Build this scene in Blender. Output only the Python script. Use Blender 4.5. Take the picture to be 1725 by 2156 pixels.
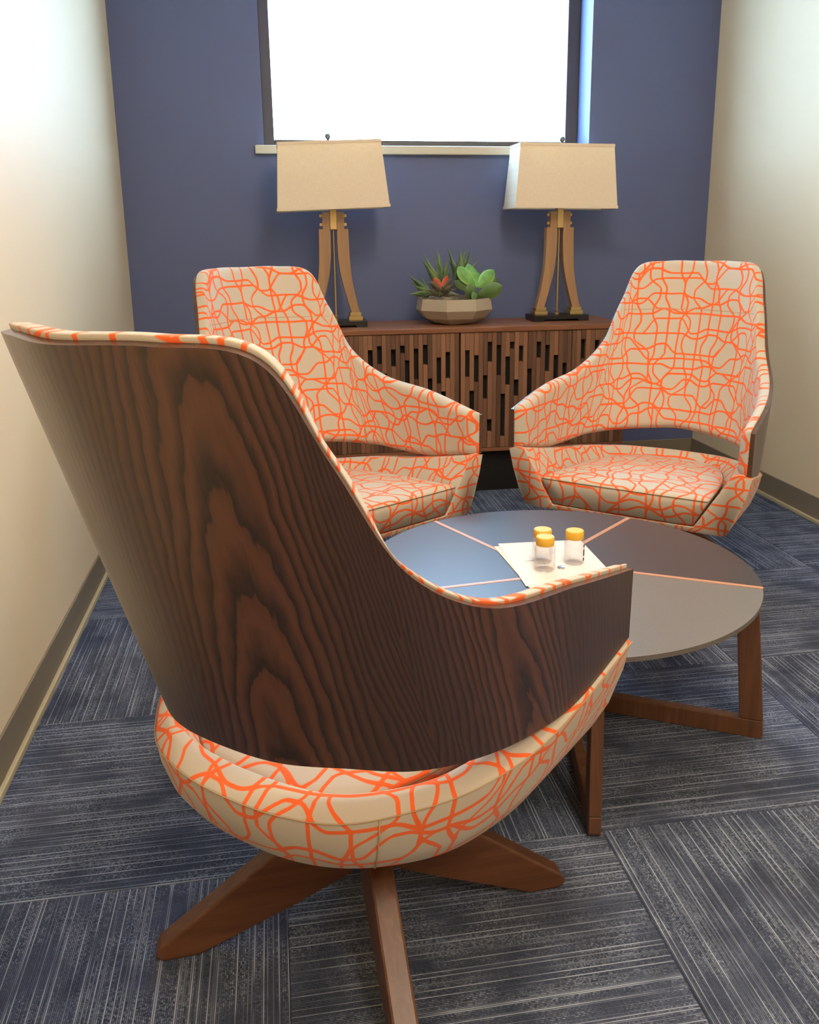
import bpy, bmesh, math, random
import numpy as np
from mathutils import Vector, Matrix
random.seed(7)
for o in list(bpy.data.objects): bpy.data.objects.remove(o)
scene = bpy.context.scene
COL = scene.collection
R = math.radians

# ------------------------------------------------------------------ camera
FPX, PITCH, YAW, ROLL = 1850.82, .2486, .1648, -.0097
CAM = Vector((.6228, -4.1556, 1.1294))
fw = Vector((math.sin(YAW)*math.cos(PITCH), math.cos(YAW)*math.cos(PITCH), -math.sin(PITCH)))
rt0 = Vector((math.cos(YAW), -math.sin(YAW), 0)); up0 = rt0.cross(fw)
rt = rt0*math.cos(ROLL) + up0*math.sin(ROLL); up = -rt0*math.sin(ROLL) + up0*math.cos(ROLL)
cd = bpy.data.cameras.new('camera'); cam = bpy.data.objects.new('camera', cd); COL.objects.link(cam)
cam.matrix_world = Matrix(((rt.x, up.x, -fw.x, CAM.x), (rt.y, up.y, -fw.y, CAM.y), (rt.z, up.z, -fw.z, CAM.z), (0, 0, 0, 1)))
cd.sensor_fit = 'HORIZONTAL'; cd.sensor_width = 36.0; cd.lens = FPX/1725*36
cd.shift_x = -27.21/1725; cd.shift_y = -110.57/1725
cd.clip_start = .02
scene.camera = cam

# ------------------------------------------------------------------ world, exposure
w = bpy.data.worlds.new('sky'); scene.world = w; w.use_nodes = True
w.node_tree.nodes['Background'].inputs[0].default_value = (.43, .70, 1.0, 1)
w.node_tree.nodes['Background'].inputs[1].default_value = 27
vs = scene.view_settings
vs.view_transform = 'Standard'; vs.look = 'None'; vs.gamma = 1.0; vs.use_curve_mapping = False
vs.exposure = 0.08
PANEL_POWER = 42.0
PANEL_COLOR = (1.0, .83, .62)

# ------------------------------------------------------------------ shader helpers
def lin(c):
    return tuple((v/12.92 if v <= .04045 else ((v+.055)/1.055)**2.4) for v in (x/255 for x in c)) + (1,)
class NT:
    def __init__(s, name):
        s.m = bpy.data.materials.new(name); s.m.use_nodes = True; s.t = s.m.node_tree; s.n = s.t.nodes
        s.b = s.n['Principled BSDF']
    def put(s, sock, v):
        if hasattr(v, 'is_output') or isinstance(v, bpy.types.NodeSocket): s.t.links.new(v, sock)
        elif v is not None: sock.default_value = v
    def math(s, op, a, b=None, c=None, clamp=False):
        n = s.n.new('ShaderNodeMath'); n.operation = op; n.use_clamp = clamp
        for i, v in enumerate((a, b, c)): s.put(n.inputs[i], v)
        return n.outputs[0]
    def xyz(s, v):
        n = s.n.new('ShaderNodeSeparateXYZ'); s.put(n.inputs[0], v); return n.outputs
    def comb(s, x=0, y=0, z=0):
        n = s.n.new('ShaderNodeCombineXYZ')
        for i, v in enumerate((x, y, z)): s.put(n.inputs[i], v)
        return n.outputs[0]
    def mapr(s, v, a, b, c=0., d=1., mode='LINEAR'):
        n = s.n.new('ShaderNodeMapRange'); n.interpolation_type = mode
        for i, x in enumerate((v, a, b, c, d)): s.put(n.inputs[i], x)
        return n.outputs[0]
    def noise(s, vec, scale=5, detail=2, rough=.5, dist=0, out=0):
        n = s.n.new('ShaderNodeTexNoise'); s.put(n.inputs['Vector'], vec); n.inputs['Scale'].default_value = scale
        n.inputs['Detail'].default_value = detail; n.inputs['Roughness'].default_value = rough; n.inputs['Distortion'].default_value = dist
        return n.outputs[out]
    def white(s, vec):
        n = s.n.new('ShaderNodeTexWhiteNoise'); n.noise_dimensions = '3D'; s.put(n.inputs['Vector'], vec); return n.outputs['Value']
    def coord(s, k='Object'):
        return s.n.new('ShaderNodeTexCoord').outputs[k]
    def uv(s):
        n = s.n.new('ShaderNodeUVMap'); n.uv_map = 'UVMap'; return n.outputs[0]
    def rnd(s):
        return s.n.new('ShaderNodeObjectInfo').outputs['Random']
    def mix(s, f, a, b, blend='MIX'):
        n = s.n.new('ShaderNodeMix'); n.data_type = 'RGBA'; n.blend_type = blend
        s.put(n.inputs[0], f); s.put(n.inputs[6], a); s.put(n.inputs[7], b); return n.outputs[2]
    def ramp(s, f, stops):
        n = s.n.new('ShaderNodeValToRGB'); s.put(n.inputs[0], f); e = n.color_ramp.elements
        while len(e) < len(stops): e.new(.5)
        for el, (p, c) in zip(e, stops): el.position = p; el.color = c
        return n.outputs[0]
    def bump(s, h, strength=.3, dist=.01):
        n = s.n.new('ShaderNodeBump'); n.inputs['Strength'].default_value = strength; n.inputs['Distance'].default_value = dist
        s.put(n.inputs['Height'], h); s.put(s.b.inputs['Normal'], n.outputs[0])
    def set(s, color=None, rough=None, metal=None, spec=None, **k):
        s.put(s.b.inputs['Base Color'], color); s.put(s.b.inputs['Roughness'], rough)
        s.put(s.b.inputs['Metallic'], metal); s.put(s.b.inputs['Specular IOR Level'], spec)
        for a, v in k.items(): s.put(s.b.inputs[a.replace('_', ' ')], v)
        return s
    def scale(s, vec, sx, sy, sz):
        n = s.n.new('ShaderNodeVectorMath'); n.operation = 'MULTIPLY'; s.put(n.inputs[0], vec); n.inputs[1].default_value = (sx, sy, sz)
        return n.outputs[0]
M = {}
def simple(name, rgb, rough=.6, metal=0, spec=.5, bump=0, bscale=200, var=0):
    t = NT(name); c = lin(rgb)
    if var:
        f = t.noise(t.coord(), 6, 3); c2 = tuple(x*(1-var) for x in c[:3])+(1,)
        t.set(t.mix(f, c, c2), rough, metal, spec)
    else: t.set(c, rough, metal, spec)
    if bump: t.bump(t.noise(t.coord(), bscale, 2), bump, .002)
    M[name] = t.m
simple('wall_cream', (223, 205, 174), .55, spec=.35, bump=.12, bscale=350)
simple('wall_blue', (92, 102, 140), .5, spec=.4, bump=.12, bscale=350)
simple('ceiling_white', (235, 230, 220), .9, bump=.2, bscale=120)
simple('baseboard', (124, 114, 98), .5)
simple('toe', (176, 164, 134), .6)
simple('sill', (206, 198, 178), .35, var=.06)
simple('frame', (74, 66, 62), .4, spec=.5)
simple('brass', (186, 162, 112), .4, .9)
simple('steel', (130, 128, 124), .3, 1)
simple('black_lacquer', (24, 24, 27), .3)
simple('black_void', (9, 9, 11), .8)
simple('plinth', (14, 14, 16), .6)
simple('concrete', (178, 164, 144), .85, bump=.3, bscale=120, var=.18)
simple('pebble', (178, 160, 134), .8, var=.4)
simple('paper', (216, 208, 197), .6)
simple('paper_tan', (232, 205, 180), .6)
simple('ink', (30, 30, 34), .6)
simple('cap', (226, 178, 62), .4)
simple('coin', (150, 150, 158), .3, .6)
simple('dark_metal', (30, 28, 27), .35, .8)
simple('thread', (176, 148, 112), .8)
simple('fold', (120, 96, 70), .9)
simple('copper', (186, 134, 102), .4, .2)

def glassy(name, tint, base, edge):
    t = NT(name); n = t.n; n.remove(t.b)
    tr = n.new('ShaderNodeBsdfTransparent'); tr.inputs[0].default_value = tint
    gl = n.new('ShaderNodeBsdfGlossy'); gl.inputs['Roughness'].default_value = .03
    lw = n.new('ShaderNodeLayerWeight'); lw.inputs[0].default_value = .3
    f = t.mapr(lw.outputs['Facing'], 0, 1, base, edge)
    mx = n.new('ShaderNodeMixShader'); t.put(mx.inputs[0], f); t.t.links.new(tr.outputs[0], mx.inputs[1]); t.t.links.new(gl.outputs[0], mx.inputs[2])
    t.t.links.new(mx.outputs[0], n['Material Output'].inputs[0]); M[name] = t.m
glassy('window_glass', (.97, .985, .99, 1), .04, .35)
glassy('clear_plastic', (.965, .955, .95, 1), .03, .5)

# ---- printed upholstery: two families of wandering orange lines that snap together at nodes
def make_fabric():
    t = NT('printed_fabric'); X = t.xyz(t.uv()); U, V = X[0], X[1]
    nz = t.n.new('ShaderNodeTexNoise'); t.put(nz.inputs['Vector'], t.comb(U, V, 0)); nz.inputs['Scale'].default_value = 9; nz.inputs['Detail'].default_value = 1
    nx = t.xyz(nz.outputs['Color'])
    U = t.math('ADD', U, t.math('MULTIPLY', t.math('SUBTRACT', nx[0], .5), .012))
    V = t.math('ADD', V, t.math('MULTIPLY', t.math('SUBTRACT', nx[1], .5), .012))
    def family(a, b, s, c, seed, wid):
        best = None
        k0 = t.math('FLOOR', t.math('DIVIDE', b, s)); bs = t.math('DIVIDE', b, s)
        for j in (-1, 0, 1, 2):
            kk = t.math('ADD', k0, j)
            ph = t.white(t.comb(kk, seed+3.3, 0))
            q = t.math('ADD', t.math('DIVIDE', a, c), t.math('MULTIPLY', ph, 1.0))
            i = t.math('FLOOR', q); fr = t.math('SUBTRACT', q, i)
            def lev(ii):
                wv = t.white(t.comb(ii, kk, seed))
                return t.math('MULTIPLY', t.math('SUBTRACT', t.math('ROUND', t.math('MULTIPLY', wv, 3)), 1.5), .5)
            o0 = lev(i); o1 = lev(t.math('ADD', i, 1))
            sm = t.mapr(fr, .12, .88, 0, 1, 'SMOOTHSTEP')
            df = t.math('SUBTRACT', o1, o0)
            off = t.math('MULTIPLY_ADD', df, sm, o0)
            d = t.math('ABSOLUTE', t.math('SUBTRACT', bs, t.math('ADD', kk, off)))
            slope = t.math('MULTIPLY', t.math('ABSOLUTE', df), t.mapr(t.math('ABSOLUTE', t.math('SUBTRACT', fr, .5)), 0, .3, 1, 0))
            d = t.math('DIVIDE', d, t.math('MULTIPLY_ADD', slope, .55, 1.0))
            best = d if best is None else t.math('MINIMUM', best, d)
        return t.math('MULTIPLY', best, s)
    wid = .0033
    d1 = family(U, V, .037, .070, 1.7, wid); d2 = family(V, U, .041, .070, 8.1, wid)
    d = t.math('SMOOTH_MIN', d1, d2, .003)
    line = t.mapr(d, wid-.0006, wid+.0006, 1, 0)
    weave = t.noise(t.scale(t.comb(U, V, 0), 1, 1, 1), 900, 1)
    basec = t.mix(weave, lin((194, 185, 170)), lin((177, 167, 152)))
    linec = t.mix(weave, lin((236, 108, 52)), lin((222, 92, 40)))
    t.set(t.mix(line, basec, linec), .85, spec=.2, Sheen_Weight=.15)
    t.bump(weave, .12, .001)
    M['fabric'] = t.m
make_fabric()

# ---- dark ash veneer with cathedral figure, on UV in metres (u across, v up)
def make_veneer():
    t = NT('ash_veneer'); X = t.xyz(t.uv()); U, V = X[0], X[1]
    big = t.noise(t.comb(t.math('MULTIPLY', U, 5), t.math('MULTIPLY', V, 1.6), 3), 1, 2)
    wob = t.noise(t.comb(t.math('MULTIPLY', U, 26), t.math('MULTIPLY', V, 7), 1), 1, 3, .6)
    def flank(c):                                                  # parabola at the axis, straight grain farther out
        x_ = t.math('ABSOLUTE', t.math('SUBTRACT', U, c)); return t.math('DIVIDE', t.math('MULTIPLY', t.math('MULTIPLY', x_, x_), 8.5), t.math('ADD', x_, .09))
    cs = t.math('SMOOTH_MIN', flank(.135), flank(.575), .04)
    near = t.math('MINIMUM', t.math('ABSOLUTE', t.math('SUBTRACT', U, .135)), t.math('ABSOLUTE', t.math('SUBTRACT', U, .575)))
    cw = t.mapr(near, .03, .15, 1, 0, 'SMOOTHSTEP')
    f = t.math('ADD', cs, t.math('MULTIPLY', V, .95))
    f = t.math('ADD', f, t.math('MULTIPLY', t.math('SUBTRACT', big, .5), .55))
    f = t.math('ADD', f, t.math('MULTIPLY', t.math('SUBTRACT', wob, .5), .15))
    g = t.math('FRACT', t.math('MULTIPLY', f, 10.5))
    band = t.ramp(g, [(0, (0, 0, 0, 1)), (.18, (.25, .25, .25, 1)), (.62, (1, 1, 1, 1)), (.93, (.75, .75, .75, 1)), (1, (0, 0, 0, 1))])
    por = t.noise(t.comb(t.math('MULTIPLY', U, 420), t.math('MULTIPLY', V, 9), 5), 1, 2, .7)
    pore = t.mapr(por, .55, .72, 0, 1)
    dark = t.math('SUBTRACT', 1, band)
    pore = t.math('MULTIPLY', pore, t.math('MULTIPLY_ADD', dark, .8, .2))
    c = t.mix(cw, t.mix(band, lin((38, 23, 19)), lin((70, 44, 33))), t.mix(band, lin((30, 16, 13)), lin((92, 55, 36))))
    c = t.mix(pore, c, lin((26, 14, 11)))
    t.set(c, t.math('MULTIPLY_ADD', pore, .2, .40), spec=.6, Coat_Weight=.6, Coat_Roughness=.42)
    t.bump(t.math('MULTIPLY', pore, -1), .12, .001)
    M['veneer'] = t.m
make_veneer()

# ---- straight grained walnut; ax = grain axis in object space
def make_walnut(name, c1, c2, c3, ax, rough=.42, per=False, fine=60):
    t = NT(name); co = t.coord(); X = list(t.xyz(co))
    if per:
        r = t.rnd(); X = [t.math('ADD', x, t.math('MULTIPLY', r, 7.3*(i+1))) for i, x in enumerate(X)]
    sc = [fine]*3; sc[ax] = fine*.05
    v = t.comb(*[t.math('MULTIPLY', x, s) for x, s in zip(X, sc)])
    g = t.noise(v, 1, 4, .6, .6)
    sc2 = [11]*3; sc2[ax] = 1.1
    g2 = t.noise(t.comb(*[t.math('MULTIPLY', x, s) for x, s in zip(X, sc2)]), 1, 2)
    c = t.mix(t.mapr(g, .3, .7), lin(c1), lin(c2)); c = t.mix(t.mapr(g2, .35, .75, 0, .6), c, lin(c3))
    if per:
        c = t.mix(t.math('POWER', t.rnd(), 1.6), c, lin(tuple(min(255, int(x*1.32)) for x in c2)))
    t.set(c, rough, spec=.4); t.bump(g, .06, .001); M[name] = t.m
make_walnut('walnut_x', (120, 76, 52), (148, 98, 68), (104, 66, 46), 0)
make_walnut('walnut_z', (104, 66, 44), (138, 92, 62), (92, 58, 40), 2)
make_walnut('slat_wood', (80, 56, 43), (112, 80, 60), (70, 49, 38), 2, .5, True)
make_walnut('leg_wood', (84, 53, 37), (112, 74, 51), (70, 43, 30), 0, .34)
make_walnut('table_leg_wood', (90, 60, 43), (118, 82, 58), (78, 50, 36), 2, .4)
make_walnut('lamp_wood', (150, 116, 84), (176, 138, 100), (132, 100, 76), 2, .5, False, 40)
make_walnut('edge_ply', (76, 55, 46), (92, 69, 59), (68, 49, 42), 0, .25)

# ---- table laminate
def make_laminate(name, c):
    t = NT(name); n = t.noise(t.coord(), 220, 2)
    t.set(t.mix(n, lin(c), lin(tuple(int(x*.9) for x in c))), .36, spec=.5); t.bump(n, .05, .001); M[name] = t.m
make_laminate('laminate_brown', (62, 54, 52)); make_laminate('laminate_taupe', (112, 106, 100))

# ---- carpet tile: ribs along object x, bright yarn streaks
def make_carpet():
    t = NT('carpet'); X = t.xyz(t.coord()); r = t.rnd()
    x = t.math('ADD', X[0], t.math('MULTIPLY', r, 31.7)); y = t.math('ADD', X[1], t.math('MULTIPLY', r, 11.3))
    pitch = .0030
    yk = t.math('DIVIDE', y, pitch); k = t.math('FLOOR', yk); fr = t.math('SUBTRACT', yk, k)
    rib = t.math('SINE', t.math('MULTIPLY', fr, math.pi))
    per = t.white(t.comb(k, 2.1, 0))
    # patches that switch streaks on, elongated along the ribs
    pat = t.noise(t.comb(t.math('MULTIPLY', x, 7), t.math('MULTIPLY', y, 11), 4), 1, 2, .55)
    seg = t.noise(t.comb(t.math('MULTIPLY', x, 6), t.math('MULTIPLY', k, .71), 9), 1, 1)
    dash = t.noise(t.comb(t.math('MULTIPLY', x, 240), t.math('MULTIPLY', k, 3.7), 2), 1, 1)
    cell = t.math('FLOOR', t.math('DIVIDE', k, 6)); pick = t.math('FLOOR', t.math('MULTIPLY', t.white(t.comb(cell, 5.5, 1)), 5.999))
    one = t.math('COMPARE', t.math('SUBTRACT', k, t.math('MULTIPLY', cell, 6)), pick, .1)
    wgt = t.math('MAXIMUM', one, t.math('MULTIPLY', t.math('POWER', t.mapr(per, .4, 1), 2), .55))
    solid = t.math('MULTIPLY', wgt, t.mapr(seg, .30, .50))
    dots = t.math('MULTIPLY', t.mapr(per, .05, .5, .4, 1), t.math('MULTIPLY', t.mapr(dash, .42, .66), t.mapr(pat, .38, .58, .12, 1)))
    br = t.math('MAXIMUM', t.math('MULTIPLY', solid, t.mapr(pat, .32, .55, .3, 1)), t.math('MULTIPLY', dots, .7))
    br = t.math('MULTIPLY', br, t.mapr(rib, .15, .75))
    tone = t.noise(t.comb(t.math('MULTIPLY', x, 14), t.math('MULTIPLY', y, 8), 7), 1, 2)
    base = t.mix(t.mapr(tone, .35, .65), lin((50, 57, 76)), lin((68, 76, 98)))
    warm = t.noise(t.comb(x, y, 1), 3.5, 1)
    base = t.mix(t.mapr(warm, .55, .75, 0, .35), base, lin((74, 70, 70)))
    base = t.mix(t.math('MULTIPLY', t.math('SUBTRACT', 1, rib), .5), base, lin((30, 33, 42)))
    spk = t.noise(t.comb(t.math('MULTIPLY', x, 500), t.math('MULTIPLY', k, 5.1), 3), 1, 1)
    base = t.mix(t.mapr(spk, .35, .65, 0, .3), base, lin((88, 100, 128)))
    t.set(t.mix(br, base, lin((160, 172, 194))), .95, spec=.1)
    t.bump(t.math('ADD', rib, t.math('MULTIPLY', dash, .5)), .5, .003)
    M['carpet'] = t.m
make_carpet()

# ---- linen lamp shade, slightly translucent
def make_shade():
    t = NT('linen'); X = t.xyz(t.coord())
    a = t.noise(t.comb(t.math('MULTIPLY', X[0], 500), t.math('MULTIPLY', X[2], 40), 0), 1, 1)
    b = t.noise(t.comb(t.math('MULTIPLY', X[0], 40), t.math('MULTIPLY', X[2], 500), 5), 1, 1)
    f = t.math('MULTIPLY_ADD', a, .5, t.math('MULTIPLY', b, .5))
    t.set(t.mix(t.mapr(f, .35, .65), lin((232, 216, 192)), lin((244, 230, 208))), .9, spec=.1)
    t.bump(f, .1, .001)
    tl = t.n.new('ShaderNodeBsdfTranslucent'); tl.inputs[0].default_value = lin((236, 206, 164))
    mx = t.n.new('ShaderNodeMixShader'); mx.inputs[0].default_value = .22
    t.t.links.new(t.b.outputs[0], mx.inputs[1]); t.t.links.new(tl.outputs[0], mx.inputs[2])
    t.t.links.new(mx.outputs[0], t.n['Material Output'].inputs[0]); M['linen'] = t.m
make_shade()
def leafmat(name, c1, c2, rough=.5):
    t = NT(name); X = t.xyz(t.uv()); n = t.noise(t.coord(), 30, 2)
    e = t.math('ABSOLUTE', t.math('SUBTRACT', X[0], .5)); f = t.math('ADD', t.mapr(e, .25, .5, 0, .7), t.mapr(n, .4, .7, 0, .4))
    t.set(t.mix(f, lin(c1), lin(c2)), rough, spec=.35); M[name] = t.m
leafmat('aloe', (62, 88, 66), (130, 152, 112)); leafmat('aloe_light', (92, 122, 74), (140, 162, 104))
leafmat('paddle', (96, 150, 76), (152, 196, 108)); leafmat('paddle_dark', (86, 112, 62), (112, 134, 82))
leafmat('red_leaf', (186, 82, 66), (214, 120, 92)); leafmat('olive_leaf', (84, 84, 66), (120, 118, 92))
def emit(name, col, st):
    t = NT(name); t.set(lin((230, 230, 225)), .6); t.b.inputs['Emission Color'].default_value = col; t.b.inputs['Emission Strength'].default_value = st; M[name] = t.m
emit('diffuser', (1, .84, .64, 1), 4)

# ------------------------------------------------------------------ mesh helpers
def obj(name, verts, faces, mat, parent=None, uvs=None, smooth=False, mesh=None):
    if mesh is None:
        mesh = bpy.data.meshes.new(name); mesh.from_pydata([tuple(map(float, v)) for v in verts], [], faces); 
        if mat: mesh.materials.append(M[mat])
        if uvs is not None:
            l = mesh.uv_layers.new(name='UVMap'); k = 0
            for fu in uvs:
                for q in fu: l.data[k].uv = q; k += 1
        if smooth: mesh.polygons.foreach_set('use_smooth', [True]*len(mesh.polygons))
        mesh.update()
    o = bpy.data.objects.new(name, mesh); COL.objects.link(o)
    if parent: o.parent = parent
    return o
def bmobj(name, bm, mat, parent=None, smooth=False):
    bmesh.ops.recalc_face_normals(bm, faces=bm.faces)
    me = bpy.data.meshes.new(name); bm.to_mesh(me); bm.free(); me.materials.append(M[mat])
    if smooth: me.polygons.foreach_set('use_smooth', [True]*len(me.polygons))
    o = bpy.data.objects.new(name, me); COL.objects.link(o)
    if parent: o.parent = parent
    return o
def bm_box(bm, x0, x1, y0, y1, z0, z1, mtx=None):
    vs_ = [bm.verts.new((x, y, z)) for x in (x0, x1) for y in (y0, y1) for z in (z0, z1)]
    for f in ((0, 1, 3, 2), (4, 6, 7, 5), (0, 4, 5, 1), (2, 3, 7, 6), (0, 2, 6, 4), (1, 5, 7, 3)): bm.faces.new([vs_[i] for i in f])
    if mtx: bmesh.ops.transform(bm, matrix=mtx, verts=vs_)
    return vs_
def box(name, x0, x1, y0, y1, z0, z1, mat, parent=None, bevel=0, seg=2):
    bm = bmesh.new(); bm_box(bm, x0, x1, y0, y1, z0, z1)
    if bevel: bmesh.ops.bevel(bm, geom=bm.edges[:], offset=bevel, segments=seg, affect='EDGES', profile=.5)
    return bmobj(name, bm, mat, parent)
def empty(name, loc, rz=0):
    o = bpy.data.objects.new(name, None); COL.objects.link(o); o.location = loc; o.rotation_euler = (0, 0, rz); o.empty_display_size = .05; return o
def tag(o, label=None, cat=None, group=None, kind=None):
    if label: o['label'] = label
    if cat: o['category'] = cat
    if group: o['group'] = group
    if kind: o['kind'] = kind
    return o
def lathe(name, prof, n, mat, parent=None, loc=(0, 0, 0), smooth=True, phase=0):
    v = []; f = []
    for r_, z in prof:
        for i in range(n):
            a = 2*math.pi*i/n+phase; v.append((loc[0]+r_*math.cos(a), loc[1]+r_*math.sin(a), loc[2]+z))
    for j in range(len(prof)-1):
        for i in range(n):
            k = (i+1) % n; f.append((j*n+i, j*n+k, (j+1)*n+k, (j+1)*n+i))
    if prof[0][0] > 1e-6: f.append(tuple(range(n))[::-1])
    if prof[-1][0] > 1e-6: f.append(tuple((len(prof)-1)*n+i for i in range(n)))
    bm = bmesh.new(); vv = [bm.verts.new(p) for p in v]
    for q in f:
        try: bm.faces.new([vv[i] for i in q])
        except ValueError: pass
    bmesh.ops.remove_doubles(bm, verts=bm.verts, dist=1e-6)
    o = bmobj(name, bm, mat, parent, smooth)
    if smooth:
        for p in o.data.polygons:
            if len(p.vertices) > 4: p.use_smooth = False
        mark_sharp(o, 40)
    return o
def mark_sharp(o, deg):
    bm = bmesh.new(); bm.from_mesh(o.data)
    for e in bm.edges:
        if len(e.link_faces) == 2 and e.calc_face_angle(0) > R(deg): e.smooth = False
    bm.to_mesh(o.data); bm.free()
def tube(name, pts, r_, mat, parent=None, n=6, closed=False):
    P = [Vector(p) for p in pts]; v = []; f = []
    for i, p in enumerate(P):
        a = P[max(i-1, 0)] if not closed else P[i-1]; b = P[min(i+1, len(P)-1)] if not closed else P[(i+1) % len(P)]
        t = (b-a).normalized(); s = t.cross(Vector((0, 0, 1)))
        if s.length < .05: s = t.cross(Vector((1, 0, 0)))
        s.normalize(); u = s.cross(t)
        for k in range(n):
            an = 2*math.pi*k/n; v.append(p+(s*math.cos(an)+u*math.sin(an))*r_)
    m = len(P)
    for i in range(m if closed else m-1):
        j = (i+1) % m
        for k in range(n):
            l = (k+1) % n; f.append((i*n+k, i*n+l, j*n+l, j*n+k))
    if not closed: f.append(tuple(range(n))[::-1]); f.append(tuple((m-1)*n+k for k in range(n)))
    return obj(name, v, f, mat, parent, smooth=True)
def prism(name, poly, z0, z1, mat, parent=None, bevel=0, mtx=None):
    bm = bmesh.new(); b = [bm.verts.new((x, y, z0)) for x, y in poly]; t = [bm.verts.new((x, y, z1)) for x, y in poly]
    n = len(poly); bm.faces.new(b[::-1]); bm.faces.new(t)
    for i in range(n): bm.faces.new((b[i], b[(i+1) % n], t[(i+1) % n], t[i]))
    if bevel: bmesh.ops.bevel(bm, geom=bm.edges[:], offset=bevel, segments=2, affect='EDGES', profile=.5)
    if mtx: bmesh.ops.transform(bm, matrix=mtx, verts=bm.verts)
    return bmobj(name, bm, mat, parent)

# ------------------------------------------------------------------ room
W, YF, H, TW = 2.735, -6.0, 2.74, .25
WX0, WX1, WZ0, WZ1 = .62, 2.117, 1.524, 2.42
fl = box('floor', -.12, W+.12, YF-.12, .25, -.16, -.007, 'plinth'); tag(fl, 'carpet tiled floor of the small lounge', None, None, 'structure')
T = .61; X0, Y0 = .596, -2.746
tile_bm = bmesh.new(); bm_box(tile_bm, -T/2+.0004, T/2-.0004, -T/2+.0004, T/2-.0004, -.007, 0)
bmesh.ops.bevel(tile_bm, geom=[e for e in tile_bm.edges if all(v.co.z > -.001 for v in e.verts)], offset=.0016, segments=1, affect='EDGES')
tile_me = bpy.data.meshes.new('carpet_tile'); bmesh.ops.recalc_face_normals(tile_bm, faces=tile_bm.faces); tile_bm.to_mesh(tile_me); tile_bm.free(); tile_me.materials.append(M['carpet'])
for i in range(-1, 4):
    for j in range(-6, 5):
        cx, cy = X0+(i+.5)*T, Y0+(j+.5)*T
        x0, x1, y0, y1 = max(cx-T/2, 0), min(cx+T/2, W), max(cy-T/2, YF), min(cy+T/2, 0)
        if x1-x0 < .02 or y1-y0 < .02: continue
        rot = (i+j) % 2 == 0
        if x1-x0 > T-.03 and y1-y0 > T-.03:
            o = obj('carpet_tile', None, None, None, fl, mesh=tile_me)
        else:
            hw, hh = ((y1-y0)/2, (x1-x0)/2) if rot else ((x1-x0)/2, (y1-y0)/2)
            o = box('carpet_tile', -hw+.0004, hw-.0004, -hh+.0004, hh-.0004, -.007, 0, 'carpet', fl)
            cx, cy = (x0+x1)/2, (y0+y1)/2
        o.location = (cx, cy, 0)
        if rot: o.rotation_euler.z = R(90) if (i*3+j) % 4 else R(-90)
def wall(name, *b, mat='wall_cream', label=''):
    o = box(name, *b, mat); tag(o, label, None, None, 'structure'); return o
wall('wall_left', -.12, 0, YF-.12, TW, -.16, H, label='cream painted left wall')
wall('wall_right', W, W+.12, YF-.12, TW, -.16, H, label='cream painted right wall')
wall('wall_front', 0, W, YF-.12, YF, -.16, H, label='cream painted wall behind the viewer')
wall('ceiling', -.12, W+.12, YF-.12, TW, H, H+.1, mat='ceiling_white', label='white ceiling')
bm = bmesh.new()
for b in ((0, WX0, 0, TW, -.007, H), (WX1, W, 0, TW, -.007, H), (WX0, WX1, 0, TW, -.007, WZ0-.037), (WX0, WX1, 0, TW, WZ1, H)): bm_box(bm, *b)
tag(bmobj('wall_back', bm, 'wall_blue'), 'slate blue painted accent wall around the window', None, None, 'structure')
HB = .103
def baseboard(name, x0, x1, y0, y1, side, label):
    b = box(name, x0, x1, y0, y1, 0, HB, 'baseboard', None, .002, 1); tag(b, label, None, None, 'structure')
    e = .012
    q = {'l': (x1, x1+e, y0, y1), 'r': (x0-e, x0, y0, y1), 'b': (x0, x1, y0-e, y0)}[side]
    box('toe_strip', *q, 0, .017, 'toe', b, .003, 2)
baseboard('baseboard_left', 0, .006, YF, 0, 'l', 'taupe vinyl baseboard along the left wall')
baseboard('baseboard_right', W-.006, W, YF, 0, 'r', 'taupe vinyl baseboard along the right wall')
baseboard('baseboard_back', .006, W-.006, -.006, 0, 'b', 'taupe vinyl baseboard along the blue wall')
# window
sill = box('trim_1', WX0-.04, WX1+.04, -.03, 0, WZ0-.037, WZ0, 'sill', None, .004, 2); tag(sill, 'pale stone window sill on the blue wall', None, None, 'structure')
box('sill_inner', WX0, WX1, 0, TW-.01, WZ0-.037, WZ0, 'sill', sill)
win = empty('window_1', (0, 0, 0)); tag(win, 'large bright window in a dark metal frame', None, None, 'structure')
fy0, fy1 = .17, .235
box('frame_stile', WX0, WX0+.047, fy0, fy1, WZ0, WZ1, 'frame', win, .003)
box('frame_stile', WX1-.06, WX1, fy0, fy1, WZ0, WZ1, 'frame', win, .003)
box('frame_rail', WX0+.047, WX1-.06, fy0, fy1, WZ0, WZ0+.042, 'frame', win, .003)
box('frame_rail', WX0+.047, WX1-.06, fy0, fy1, WZ1-.05, WZ1, 'frame', win, .003)
box('pane', WX0+.04, WX1-.05, fy0+.03, fy0+.036, WZ0+.035, WZ1-.045, 'window_glass', win)
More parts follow.
